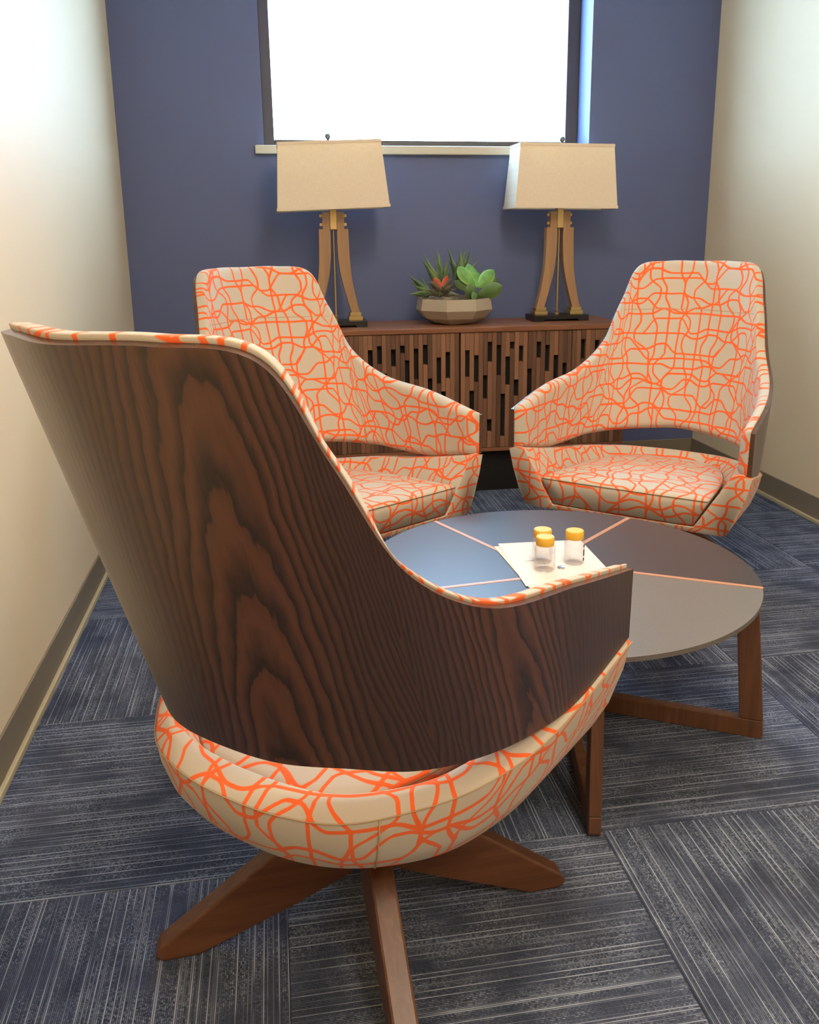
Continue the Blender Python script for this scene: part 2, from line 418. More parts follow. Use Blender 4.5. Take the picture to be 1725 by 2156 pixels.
# ceiling lights (above the frame)
def ceiling_light(x, y, label):
    r_ = empty('ceiling_light', (x, y, H-.03)); tag(r_, label, 'ceiling light', 'recessed ceiling panels')
    bm = bmesh.new()
    for b in ((-.3, .3, -.61, -.58, 0, .03), (-.3, .3, .58, .61, 0, .03), (-.3, -.27, -.58, .58, 0, .03), (.27, .3, -.58, .58, 0, .03)): bm_box(bm, *b)
    bmobj('trim_frame', bm, 'ceiling_white', r_)
    box('diffuser', -.27, .27, -.58, .58, .01, .02, 'diffuser', r_)
    l = bpy.data.lights.new('panel_lamp', 'AREA'); l.shape = 'RECTANGLE'; l.size = .54; l.size_y = 1.16; l.energy = PANEL_POWER; l.color = PANEL_COLOR
    lo = bpy.data.objects.new('panel_lamp', l); COL.objects.link(lo); lo.parent = r_; lo.location = (0, 0, .005)
ceiling_light(1.37, -2.7, 'rectangular ceiling light panel nearer the window')
ceiling_light(1.37, -5.0, 'rectangular ceiling light panel farther from the window')

# ------------------------------------------------------------------ lounge chairs
def catmull(P, n):
    P = np.asarray(P, float); E_ = np.vstack([2*P[0]-P[1], P, 2*P[-1]-P[-2]]); out = []
    s = np.linspace(0, 1, n, endpoint=False)[:, None]
    for i in range(1, len(E_)-2):
        a, b, c, d = E_[i-1:i+3]
        out.append(.5*((2*b)+(-a+c)*s+(2*a-5*b+4*c-d)*s**2+(-a+3*b-3*c+d)*s**3))
    out.append(P[-1:]); return np.vstack(out)
def full(P, n=10):
    P = np.asarray(P, float); return catmull(np.vstack([P[1:][::-1]*[-1, 1, 1], P]), n)
TOP = [(0, -.462, 1.025), (.117, -.431, 1.026), (.212, -.376, 1.009), (.25, -.315, .897), (.287, -.229, .753), (.333, -.102, .672), (.366, .099, .639), (.373, .312, .595)]
BOT = [(0, -.272, .46), (.095, -.257, .455), (.176, -.215, .451), (.252, -.162, .444), (.306, -.084, .44), (.337, .019, .433), (.357, .138, .436), (.372, .311, .473)]
SEAM = [(0, -.265, .372), (.10, -.256, .373), (.185, -.226, .377), (.262, -.152, .386), (.31, -.08, .396), (.345, .02, .41), (.364, .14, .433), (.377, .312, .466)]
RIM = [(0, -.222, .393), (.10, -.213, .393), (.165, -.19, .395), (.235, -.125, .40), (.27, -.06, .407), (.295, .03, .417), (.312, .15, .438), (.322, .312, .472)]
LOW = [(0, -.235, .28), (.09, -.227, .28), (.165, -.197, .28), (.228, -.143, .28), (.27, -.08, .281), (.298, .02, .283), (.307, .13, .286), (.315, .312, .29)]
INB = [(0, -.15, .30), (.06, -.145, .30), (.12, -.125, .30), (.165, -.085, .30), (.195, -.03, .30), (.212, .05, .30), (.218, .15, .30), (.222, .312, .30)]
UND = [(0, -.18, .252), (.07, -.172, .252), (.125, -.15, .252), (.175, -.105, .252), (.21, -.05, .253), (.24, .03, .257), (.26, .14, .268), (.29, .305, .283)]

def grid_faces(nu, nv, flip=False):
    f = []
    for i in range(nu-1):
        for j in range(nv-1):
            q = (i*nv+j, (i+1)*nv+j, (i+1)*nv+j+1, i*nv+j+1); f.append(q[::-1] if flip else q)
    return f
def make_chair():
    root = empty('lounge_chair', (0, 0, 0))
    to, bo = full(TOP, 10), full(BOT, 10); nu = len(to)
    # add denser rows near edges
    s = np.array([0, .008, .02, .04, .07, .12, .2, .3, .4, .5, .6, .7, .8, .88, .93, .96, .98, .992, 1.0]); nv = len(s)
    S = bo[:, None]*(1-s[None, :, None]) + to[:, None]*s[None, :, None]
    du = np.gradient(S, axis=0); dv = np.gradient(S, axis=1)
    N = np.cross(du, dv); N /= np.linalg.norm(N, axis=2)[..., None]
    if N[nu//2, nv//2, 1] < 0: N = -N                       # inward = +y at the back
    mid = S[:, nv//2]; L = np.r_[0, np.cumsum(np.linalg.norm(np.diff(mid, axis=0), axis=1))]; Ltot = L[-1]; L = L-L[-1]/2
    hgt = np.linalg.norm(to-bo, axis=1)
    UV = np.stack([np.repeat(L[:, None], nv, 1), S[..., 2]*1.08], -1)
    WT = .013
    # wood shell: outer + inner faces and closed edge
    A = S.reshape(-1, 3); B = (S+N*WT).reshape(-1, 3); n1 = len(A)
    F = grid_faces(nu, nv); faces = list(F) + [tuple(i+n1 for i in q[::-1]) for q in F]
    ring = [i*nv for i in range(nu)] + [(nu-1)*nv+j for j in range(1, nv)] + [i*nv+nv-1 for i in range(nu-2, -1, -1)] + [j for j in range(nv-2, 0, -1)]
    ef = [(ring[k], ring[k]+n1, ring[(k+1) % len(ring)]+n1, ring[(k+1) % len(ring)]) for k in range(len(ring))]
    V_ = np.vstack([A, B]); uvv = np.vstack([UV.reshape(-1, 2)]*2)
    allf = faces+ef
    sh = obj('shell', V_, allf, 'veneer', root, [[tuple(uvv[i]) for i in q] for q in allf], True)
    sh.data.materials.append(M['edge_ply'])
    for p in list(sh.data.polygons)[len(faces):]: p.material_index = 1
    mark_sharp(sh, 50); sh['label'] = 'dark stained bent ash plywood shell'
    # padded lining on the inside of the shell
    dt = np.minimum(L-L[0], L[-1]-L)[:, None]
    d = np.minimum(np.minimum(s[None]*hgt[:, None], (1-s[None])*hgt[:, None]), np.repeat(dt, nv, 1))
    r_ = .017; q = np.clip(d/r_, 0, 1); prof = np.sqrt(np.clip(1-(1-q)**2, 0, 1))
    # pad edge stands a little beyond the ply edge on top
    upv = (to-bo)/hgt[:, None]
    ext = np.clip((s-.93)/.07, 0, 1)[None, :, None]*upv[:, None]*.006
    base = S+N*(WT-.001)+ext; frt = S+N*(WT+.004+.024*prof)[..., None] if False else S+N*((WT+.003)+.025*prof)[..., None]+ext
    A = frt.reshape(-1, 3); B = base.reshape(-1, 3)
    faces = [t_[::-1] for t_ in F] + [tuple(i+n1 for i in t_) for t_ in F] + [t_[::-1] for t_ in ef]
    pad = obj('back_pad', np.vstack([A, B]), faces, 'fabric', root, [[(uvv[i][0]+.31, uvv[i][1]+.17) for i in t_] for t_ in faces], True)
    # stitched seam across the upper back, at z about .86
    def padpt(i, z):
        ss = np.clip((z-bo[i, 2])/(to[i, 2]-bo[i, 2]), 0, 1); k = np.interp(ss, s, np.arange(nv)); a = int(min(k, nv-2)); t_ = k-a
        return frt[i, a]*(1-t_)+frt[i, a+1]*t_
    ids = [i for i in range(nu) if to[i, 2] > .90]
    tube('seam', [padpt(i, .86) for i in ids], .0010, 'thread', pad, 5)
    for side in (0, 1):
        i = (np.abs(L-(.37 if side else -.37))).argmin()
        i2 = (np.abs(L-(.33 if side else -.33))).argmin()
        pts = []
        for z in np.linspace(bo[i, 2]+.02, min(to[i2, 2], to[i, 2])-.03, 8):
            pts.append(padpt(i, z))
        tube('seam', pts, .0013, 'thread', pad, 5)
    # seat bucket
    sm, rim, low, inb, und = (full(c, 10) for c in (SEAM, RIM, LOW, INB, UND))
    def outw(c, k):
        t_ = np.gradient(c[:, :2], axis=0); t_ /= np.hypot(*t_.T)[:, None]; o_ = c.copy(); o_[:, :2] += np.stack([t_[:, 1], -t_[:, 0]], 1)*k; return o_
    rm = (sm*.5+rim*.5); rm[:, 2] += .008
    rin = rim.copy(); rin[:, 2] -= .012; rin = outw(rin, -.006)
    m1 = outw(sm*.7+low*.3, .007); m2 = outw(sm*.3+low*.7, .009); mid_in = rin*.5+inb*.5
    l2 = outw(low*.6+und*.4, .009)
    rows = [inb, mid_in, rin, rim, rm, sm, m1, m2, low, l2, und]
    G = np.stack(rows, 1); nu = len(sm); nv2 = len(rows)
    LS = np.r_[0, np.cumsum(np.linalg.norm(np.diff(sm, axis=0), axis=1))]; LS -= LS[-1]/2
    pv = np.concatenate([np.zeros((nu, 1)), np.cumsum(np.linalg.norm(np.diff(G, axis=1), axis=2), axis=1)], 1)
    V_ = G.reshape(-1, 3).tolist(); f = grid_faces(nu, nv2); uvf = [[(LS[i//nv2]+.1, pv[i//nv2, i % nv2]+.6) for i in q_] for q_ in f]
    c0 = len(V_); V_.append([0, .05, .30]); c1 = len(V_); V_.append([0, .05, .25])
    def fan(col, c, fl_):
        ids_ = [i*nv2+col for i in range(nu)]
        for a, b in zip(ids_, ids_[1:]+ids_[:1]):
            q_ = (a, b, c) if fl_ else (b, a, c); f.append(q_); uvf.append([(V_[i][0], V_[i][1]) for i in q_])
    fan(0, c0, True); fan(nv2-1, c1, False)
    # front face: U-shaped, as quads between inner and outer profile halves
    for e0, sg in ((0, 1), ((nu-1)*nv2, -1)):
        q_ = [e0+k for k in range(nv2)]; q_ = q_ if sg > 0 else q_[::-1]
        f.append(tuple(q_)); uvf.append([(V_[i][0]+.2, V_[i][2]) for i in q_])
    q_ = (0, nv2-1, (nu-1)*nv2+nv2-1, (nu-1)*nv2); q_ = (q_[1], q_[0], q_[3], q_[2]); f.append(q_); uvf.append([(V_[i][0]+.2, V_[i][2]) for i in q_])
    bk = obj('seat_bucket', V_, f, 'fabric', root, uvf, True)
    bm = bmesh.new(); bm.from_mesh(bk.data); bmesh.ops.recalc_face_normals(bm, faces=bm.faces)
    bm.to_mesh(bk.data); bm.free()
    bv = bk.modifiers.new('soft_edges', 'BEVEL'); bv.width = .007; bv.segments = 3; bv.limit_method = 'ANGLE'; bv.angle_limit = R(50)
    mark = outw(sm, .0006); mark[:, 2] += .0004
    tube('seam', mark.tolist(), .0009, 'thread', bk, 5)
    for sg in (-1, 1):      # vertical stitched joins on the bucket flanks
        i = int(nu/2+sg*nu*.17); tube('seam', [G[i, k]+(G[i, k]-np.array([0, 0, G[i, k, 2]]))*.004 for k in range(5, 10)], .0012, 'thread', bk, 5)
    # cushion: closed loops from the under edge to the crowned top
    def outline(wf, wb, y0, y1, z0, z1, n=40):
        pts = []
        for k in range(n+1):                                   # from front right round the back to front left
            a = math.pi*k/n; ca, sa = math.cos(a), math.sin(a)
            ex = .55; x = math.copysign(abs(ca)**ex, ca); yy = abs(sa)**ex
            pts.append((x, yy))
        out = []
        for x, yy in pts:
            y = (y1-.02)-(y1-.02-y0)*yy; t_ = (y1-y)/(y1-y0); wd = wf*(1-t_)+wb*t_
            out.append((x*wd, y, z1*(1-t_)+z0*t_))
        front = [(-wf*.985+2*wf*.985*k/12, y1-.004*abs(k-6)**2/36, z1) for k in range(13)]
        return out+front
    lv = [(.200, .150, -.165, .300, .300, .300), (.222, .18, -.185, .313, .312, .306), (.254, .212, -.202, .318, .350, .365), (.262, .220, -.206, .316, .362, .382),
          (.257, .216, -.202, .310, .369, .389), (.235, .195, -.185, .295, .375, .394), (.16, .13, -.13, .23, .382, .398), (.08, .07, -.06, .15, .385, .399)]
    loops = [outline(*a) for a in lv]; n = len(loops[0]); V_ = [p for l in loops for p in l]; f = []
    for j in range(len(loops)-1):
        for i in range(n): k = (i+1) % n; f.append((j*n+i, j*n+k, (j+1)*n+k, (j+1)*n+i))
    f.append(tuple(range(n))[::-1]); f.append(tuple((len(loops)-1)*n+i for i in range(n)))
    uvf = [[((V_[i][0]*1.0+.5), (V_[i][1] if V_[i][2] > .384 or V_[i][1] < .29 else .316+(.384-V_[i][2]))*1.0) for i in q_] for q_ in f]
    cu = obj('seat_cushion', V_, f, 'fabric', root, uvf, True)
    bm = bmesh.new(); bm.from_mesh(cu.data); bmesh.ops.recalc_face_normals(bm, faces=bm.faces); bm.to_mesh(cu.data); bm.free()
    tube('piping', [(x*1.003, y+.0005, z+.001) for x, y, z in loops[3]], .0012, 'fold', cu, 5, True)
    # swivel base
    base = empty('swivel_base', (0, 0, 0)); base.parent = root; 
    lathe('swivel_plate', [(.0, .235), (.11, .235), (.11, .253), (0, .253)], 24, 'dark_metal', base)
    lathe('hub', [(0, .15), (.03, .15), (.03, .235), (0, .235)], 20, 'dark_metal', base)
    prof_ = [(.03, .215), (.03, .105), (.12, .068), (.285, 0), (.340, 0), (.353, .010), (.346, .024), (.13, .183)]
    for k in range(4):
        bm = bmesh.new(); hw = .019
        a_ = [bm.verts.new((x, -hw, z)) for x, z in prof_]; b_ = [bm.verts.new((x, hw, z)) for x, z in prof_]; m = len(prof_)
        bm.faces.new(a_); bm.faces.new(b_[::-1])
        for i in range(m): bm.faces.new((a_[i], b_[i], b_[(i+1) % m], a_[(i+1) % m]))
        bmesh.ops.bevel(bm, geom=bm.edges[:], offset=.004, segments=2, affect='EDGES', profile=.5)
        lg = bmobj('leg', bm, 'leg_wood', base); lg.rotation_euler.z = R(45+90*k)
    return root
def children(o): return [c for c in bpy.data.objects if c.parent == o]
def copy_tree(o, parent=None):
    c = o.copy(); COL.objects.link(c); c.parent = parent
    for ch in children(o): copy_tree(ch, c)
    return c
chair = make_chair(); GRP = 'orange patterned lounge chairs around the table'
c2 = copy_tree(chair); c3 = copy_tree(chair)
def place(c, x, y, rz, label):
    c.location = (x, y, 0); c.rotation_euler.z = rz; tag(c, label, 'chair', GRP)
place(chair, .701, -2.853, -.737, 'nearest lounge chair seen from behind, showing its dark wood grain back')
place(c2, .762, -1.49, -2.592, 'lounge chair at the far left, partly hidden by the near chair, facing right')
place(c3, 1.838, -1.507, 2.414, 'lounge chair at the far right beside the cream wall, facing left')
for b in children(chair):
    if b.name.startswith('swivel_base'):
        d = Vector((.735-.701, -2.885+2.853, 0)); ca, sa = math.cos(.737), math.sin(.737)
        b.location = (d.x*ca-d.y*sa, d.x*sa+d.y*ca, 0); b.rotation_euler.z = R(1.2)

# ------------------------------------------------------------------ coffee table
TC, TR, TZ = (1.252, -2.283), .459, .365
tb = empty('coffee_table', (TC[0], TC[1], 0)); tag(tb, 'round low coffee table with dark wedge top and copper coloured inlay strips', 'table')
lathe('top_core', [(0, TZ-.026), (TR-.075, TZ-.026), (TR-.06, TZ-.010), (0, TZ-.010)], 96, 'black_lacquer', tb)
OFF, TH0, SW = .035, 41.8, .012
def spt(k, s, o_): a = R(TH0+72*k); return (math.cos(a)*s-math.sin(a)*o_, math.sin(a)*s+math.cos(a)*o_)
HS = OFF*math.tan(R(36))
for k in range(5):
    # wedge between strip k and strip k+1
    a0 = R(TH0+72*k); o0 = OFF+SW/2+.0006; o1 = OFF-SW/2-.0006
    st = math.sqrt(TR*TR-o0*o0); en = math.sqrt(TR*TR-o1*o1)
    pa = spt(k, st, o0); pb = spt(k+1, en, o1)
    an0 = math.atan2(pa[1], pa[0]); an1 = math.atan2(pb[1], pb[0])
    while an1 < an0: an1 += 2*math.pi
    arc = [(TR*math.cos(an0+(an1-an0)*i/28), TR*math.sin(an0+(an1-an0)*i/28)) for i in range(29)]
    q0 = spt(k, HS, o0); q1 = spt(k+1, -HS+.004, o1)
    poly = [q0]+arc+[q1]
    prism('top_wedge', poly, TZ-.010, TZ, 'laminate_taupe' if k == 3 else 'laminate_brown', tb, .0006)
    e = math.sqrt(TR*TR-(OFF)**2)+.001
    prism('inlay_strip', [spt(k, -HS, OFF-SW/2), spt(k, e, OFF-SW/2), spt(k, e, OFF+SW/2), spt(k, -HS, OFF+SW/2)], TZ-.014, TZ+.0008, 'copper', tb, .0006)
    # leg frame: upright, foot bar, top rail, in the strip's plane
    lf = empty('leg_frame', (0, 0, 0)); lf.parent = tb; lf.rotation_euler.z = a0
    y0, y1 = OFF-.0125, OFF+.0125
    def slab(nm, poly, mat='table_leg_wood'):
        bm = bmesh.new(); a_ = [bm.verts.new((x, y0, z)) for x, z in poly]; b_ = [bm.verts.new((x, y1, z)) for x, z in poly]; m = len(poly)
        bm.faces.new(a_); bm.faces.new(b_[::-1])
        for i in range(m): bm.faces.new((a_[i], b_[i], b_[(i+1) % m], a_[(i+1) % m]))
        bmesh.ops.bevel(bm, geom=bm.edges[:], offset=.0025, segments=2, affect='EDGES', profile=.5)
        return bmobj(nm, bm, mat, lf)
    slab('leg_post', [(.432, .0455), (.484, .0455), (.453, TZ-.027), (.405, TZ-.027)])
    slab('foot_bar', [(.03, 0), (.478, 0), (.4865, .009), (.484, .045), (.03, .045)])
    slab('top_rail', [(.03, TZ-.06), (.404, TZ-.06), (.402, TZ-.027), (.03, TZ-.027)])
prism('top_centre', [spt(k, -HS*.8, OFF*.72) for k in range(5)], TZ-.010, TZ, 'laminate_brown', tb)
lathe('centre_hub', [(0, .001), (.04, .001), (.04, TZ-.028), (0, TZ-.028)], 10, 'dark_metal', tb)

# things on the table
PZ = TZ+.0012
def sheet(name, cx, cy, rot, z, mat, label, curl=0):
    n = 10; wv, hv = .216, .279; v = []; f = []
    for lay in (0, 1):
        for i in range(n+1):
            for j in range(n+1):
                x = (i/n-.5)*wv; y = (j/n-.5)*hv; zz = curl*max(0, (y/hv-.2))**2*max(0, .5-x/wv)*1.2
                v.append((x, y, zz+(.0006 if lay else 0)))
    m = (n+1)*(n+1); F = grid_faces(n+1, n+1)
    f = [t_[::-1] for t_ in F]+[tuple(i+m for i in t_) for t_ in F]
    edge = [i for i in range(n+1)]+[i*(n+1)+n for i in range(1, n+1)]+[n*(n+1)+j for j in range(n-1, -1, -1)]+[i*(n+1) for i in range(n-1, 0, -1)]
    f += [(edge[k], edge[(k+1) % len(edge)], edge[(k+1) % len(edge)]+m, edge[k]+m) for k in range(len(edge))]
    o = obj(name, v, f, mat, None, smooth=False); o.location = (cx, cy, z); o.rotation_euler.z = rot; tag(o, label, 'paper'); return o
sheet('paper_sheet', 1.258, -2.246, R(2.5), PZ, 'paper_tan', 'lower tan sheet of paper peeking out under the white sheet')
top_paper = sheet('paper_sheet', 1.262, -2.243, R(-1.5), PZ+.0008, 'paper', 'upper white sheet of paper under the three bottles', .02)
box('printed_line', -.07, -.048, .012, .0135, .0006, .0008, 'ink', top_paper)
BZ = PZ+.0016
def bottle(x, y, label, mark=False):
    b = empty('bottle', (x, y, BZ)); tag(b, label, 'bottle', 'small clear bottles with yellow caps')
    lathe('body', [(0, .0015), (.0215, .0), (.0245, .004), (.0245, .050), (.0235, .056), (.0195, .0605), (.0185, .066)], 32, 'clear_plastic', b)
    cp = lathe('cap', [(0, .0615), (.0212, .0615), (.0216, .063), (.0216, .0795), (.0202, .0815), (0, .0812)], 36, 'cap', b)
    for k in range(36):
        a = 2*math.pi*k/36; 
    if mark:
        # narrow black print on the side of the bottle, following its curve
        for (z0, z1) in ((.009, .017), (.021, .038), (.043, .050)):
            v = []; f = []
            for i in range(5):
                a = R(-50+i*4)
                for z in (z0, z1): v.append((.0247*math.cos(a), .0247*math.sin(a), z))
            f = [(2*i, 2*i+2, 2*i+3, 2*i+1) for i in range(4)]
            obj('print_mark', v, f, 'ink', b)
    return b
bottle(1.222, -2.288, 'clear bottle with yellow cap standing frontmost on the paper')
bottle(1.232, -2.236, 'clear bottle with yellow cap half hidden behind the frontmost bottle')
bottle(1.304, -2.259, 'clear bottle with yellow cap and black print on the right of the paper', True)
coin = lathe('coin', [(0, 0), (.0085, 0), (.0092, .0006), (.0092, .0014), (.0085, .002), (.0072, .0016), (0, .0016)], 28, 'coin', None, (0, 0, 0))
coin.location = (1.263, -2.287, BZ); tag(coin, 'small grey metal disc lying on the white paper between the bottles', 'coin')

# ------------------------------------------------------------------ credenza
CX0, CX1, CY0, CY1, CZ0, CZ1 = .65, 2.17, -.44, -.04, .195, .748
cr_ = empty('credenza', (1.41, -.24, 0)); tag(cr_, 'long walnut credenza with slatted cut-out doors under the window', 'credenza')
def cbox(nm, x0, x1, y0, y1, z0, z1, mat, parent=cr_, bevel=.001):
    return box(nm, x0-1.41, x1-1.41, y0+.24, y1+.24, z0, z1, mat, parent, bevel, 1)
cbox('top', CX0, CX1, CY0-.004, CY1, CZ1-.022, CZ1, 'walnut_x', bevel=.002)
cbox('bottom_panel', CX0, CX1, CY0, CY1, CZ0, CZ0+.016, 'walnut_x')
cbox('side_panel', CX0, CX0+.02, CY0+.002, CY1, CZ0+.016, CZ1-.022, 'walnut_z'); cbox('side_panel', CX1-.02, CX1, CY0+.002, CY1, CZ0+.016, CZ1-.022, 'walnut_z')
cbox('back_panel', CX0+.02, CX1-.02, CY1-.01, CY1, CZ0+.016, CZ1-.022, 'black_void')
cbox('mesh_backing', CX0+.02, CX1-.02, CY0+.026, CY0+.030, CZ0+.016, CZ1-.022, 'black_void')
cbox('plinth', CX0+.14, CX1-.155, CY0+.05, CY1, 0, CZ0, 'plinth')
ZB, ZT = CZ0+.018, CZ1-.024; HH = ZT-ZB
# holes: column -> list of (top, bottom) fractions measured from the top of the door
D1 = {3: [(.21, .50)], 5: [(.12, .36)], 7: [(.09, .24)], 8: [(.32, .47)], 10: [(.12, .265)], 11: [(.41, .60)], 12: [(.09, .155)], 13: [(.215, .46)],
      15: [(.12, .38)], 17: [(.09, .257)], 18: [(.375, .60)], 20: [(.20, .425)], 21: [(.49, .68)], 22: [(.155, .38)], 1: [(.45, .7)], 16: [(.58, .80)], 6: [(.62, .85)], 23: [(.70, .86)]}
D2 = {1: [(.145, .375)], 2: [(.495, .75)], 3: [(.19, .42)], 5: [(.365, .57)], 6: [(.08, .25), (.75, .86)], 8: [(.11, .37)], 9: [(.53, .91)], 10: [(.21, .455)],
      11: [(.085, .145)], 12: [(.41, .555)], 13: [(.12, .255), (.62, .80)], 15: [(.32, .61)], 17: [(.09, .23)], 19: [(.12, .35)], 21: [(.21, .47)], 23: [(.28, .42)], 16: [(.70, .9)], 18: [(.55, .72)]}
D3 = {2: [(.08, .25)], 5: [(.09, .215)], 7: [(.10, .30)], 9: [(.4, .6)], 4: [(.5, .75)]}
D0 = {2: [(.3, .5)], 5: [(.1, .3)], 8: [(.45, .7)], 10: [(.15, .35)]}
def door(nm, x0, x1, holes, gap0, gap1, leaf):
    x0 += gap0; x1 -= gap1; n = 25 if leaf else 12; wd = (x1-x0)/n
    d = empty(nm, (x0-1.41, CY0+.24, ZB)); d.parent = cr_
    for c in range(n):
        segs = []; z = 1.0; cur = 0.0
        for (a, b) in sorted(holes.get(c, [])): segs.append((cur, a)); cur = b
        segs.append((cur, 1.0))
        for a, b in segs:
            dep = random.choice((0, 0, .002, .004))
            s_ = box('slat', c*wd+.0003, (c+1)*wd-.0003, dep, .024, HH*(1-b), HH*(1-a), 'slat_wood', d, .0007, 1)
door('side_front', .65+.0, .91, D0, .004, .0008, False)
door('door', .91, 1.41, D1, .0015, .0035, True); door('door', 1.41, 1.915, D2, .0035, .001, True)
door('side_front', 1.915, 2.17, D3, .001, .004, False)

# ------------------------------------------------------------------ table lamps
_k = catmull([(.055, .069, .105), (.067, .0655, .102), (.12, .050, .089), (.174, .036, .078), (.225, .0245, .0705), (.281, .0173, .066), (.34, .0145, .064), (.409, .014, .063), (.49, .014, .063)], 6)
LZ, LI, LO = _k[:, 0], _k[:, 1], _k[:, 2]
def make_lamp(x, y, tilt, label, dz=0):
    z0 = CZ1; L_ = empty('table_lamp', (x, y, z0)); tag(L_, label, 'lamp', 'pair of table lamps on the credenza')
    bm = bmesh.new(); poly = [(-.13, 0), (-.085, 0), (-.08, .010), (.08, .010), (.085, 0), (.13, 0), (.13, .027), (-.13, .027)]
    for yy in (-.07, .07): pass
    a_ = [bm.verts.new((px, -.07, pz)) for px, pz in poly]; b_ = [bm.verts.new((px, .07, pz)) for px, pz in poly]; m = len(poly)
    bm.faces.new(a_); bm.faces.new(b_[::-1])
    for i in range(m): bm.faces.new((a_[i], b_[i], b_[(i+1) % m], a_[(i+1) % m]))
    bmobj('base', bm, 'black_lacquer', L_)
    for sg in (-1, 1):
        ft = box('foot', sg*.084-.031, sg*.084+.031, -.034, .034, .027, .044, 'brass', L_, .0015, 1)
        box('foot_step', sg*.084-.025, sg*.084+.025, -.028, .028, .044, .060, 'brass', ft, .0015, 1)
        # curved wooden leg: outer and inner edge curves (x from the axis, z)
        zs = np.linspace(0, 1, 25); zz = .060+zs*(.485-.060)
        zt = zz
        inner = np.interp(zz, LZ, LI); outer = np.interp(zz, LZ, LO)
        ntc = [(i_, o_, z_) for i_, o_, z_ in zip(inner, outer, zt)]
        poly = [(o_, z_) for i_, o_, z_ in ntc if z_ < .415]+[(np.interp(.415, zt, outer), .415), (.046, .415), (.046, .485)]+[(.0155, .485), (.0155, .412)]+[(i_, z_) for i_, o_, z_ in ntc[::-1] if z_ < .40]
        bm = bmesh.new(); a_ = [bm.verts.new((sg*px, -.019, pz)) for px, pz in poly]; b_ = [bm.verts.new((sg*px, .019, pz)) for px, pz in poly]; m = len(poly)
        bm.faces.new(a_); bm.faces.new(b_[::-1])
        for i in range(m): bm.faces.new((a_[i], b_[i], b_[(i+1) % m], a_[(i+1) % m]))
        lg = bmobj('leg', bm, 'lamp_wood', L_)
        for z_ in (.470, .434):
            bm = bmesh.new(); bm_box(bm, sg*.052-.006, sg*.052+.006, -.006, .006, z_-.006, z_+.006); bmesh.ops.bevel(bm, geom=bm.edges[:], offset=.0015, segments=2, affect='EDGES')
            bmobj('bolt', bm, 'brass', lg)
    lathe('rod', [(0, .027), (.011, .027), (.011, .032), (.006, .036), (.009, .040), (.009, .045), (.0045, .049), (.0042, .42), (0, .42)], 16, 'brass', L_)
    box('neck', -.0148, .0148, -.02, .02, .412, .53, 'brass', L_, .0025, 2)
    # shade
    sh = empty('lamp_shade', (0, 0, .497)); sh.parent = L_; sh.rotation_euler = (0, R(tilt), 0)
    bw, bd, tw, td, hh = .234, .10, .212, .083, .268
    def ring(wx, wy, z): return [(-wx, -wy, z), (wx, -wy, z), (wx, wy, z), (-wx, wy, z)]
    th = .003; rings = [ring(bw, bd, 0), ring(tw, td, hh), ring(tw-th, td-th, hh), ring(bw-th, bd-th, 0)]
    v = [p for r_ in rings for p in r_]; f = []
    for j in range(4):
        for i in range(4): k = (i+1) % 4; f.append((j*4+i, j*4+k, ((j+1) % 4)*4+k, ((j+1) % 4)*4+i))
    obj('shade_panel', v, f, 'linen', sh)
    for z_, wx, wy in ((.004, bw, bd), (hh-.004, tw, td)):
        bm = bmesh.new(); t_ = .0022
        for b in ((-wx-t_, wx+t_, -wy-t_, -wy+.001), (-wx-t_, wx+t_, wy-.001, wy+t_), (-wx-t_, -wx+.001, -wy, wy), (wx-.001, wx+t_, -wy, wy)): bm_box(bm, *b, z_-.006, z_+.006)
        bmobj('trim_band', bm, 'linen', sh)
    bm = bmesh.new(); bm_box(bm, -tw+.003, tw-.003, -.002, .002, hh-.012, hh-.009); bm_box(bm, -.002, .002, -td+.003, td-.003, hh-.012, hh-.009)
    bmobj('shade_spider', bm, 'brass', sh)
    pts = [(math.copysign(.055, c_)*abs(c_)**.6, 0, .03+.225*s_) for c_, s_ in ((math.cos(a), math.sin(a)) for a in np.linspace(0, math.pi, 17))]
    tube('harp', pts, .002, 'brass', sh, 6)
    lathe('bulb', [(0, .03), (.013, .03), (.014, .06), (.03, .10), (.03, .12), (.018, .142), (0, .148)], 20, 'paper', sh)
    lathe('finial', [(0, hh-.012), (.005, hh-.012), (.005, hh+.006), (.0075, hh+.009), (.005, hh+.013), (.009, hh+.018), (.0125, hh+.026), (.009, hh+.035), (0, hh+.038)], 18, 'steel', sh)
    return L_
make_lamp(.895, -.245, -2.1, 'left table lamp with a crooked shade, behind the far left chair')
make_lamp(1.917, -.205, .6, 'right table lamp beside the succulent bowl, its shade side lit blue')

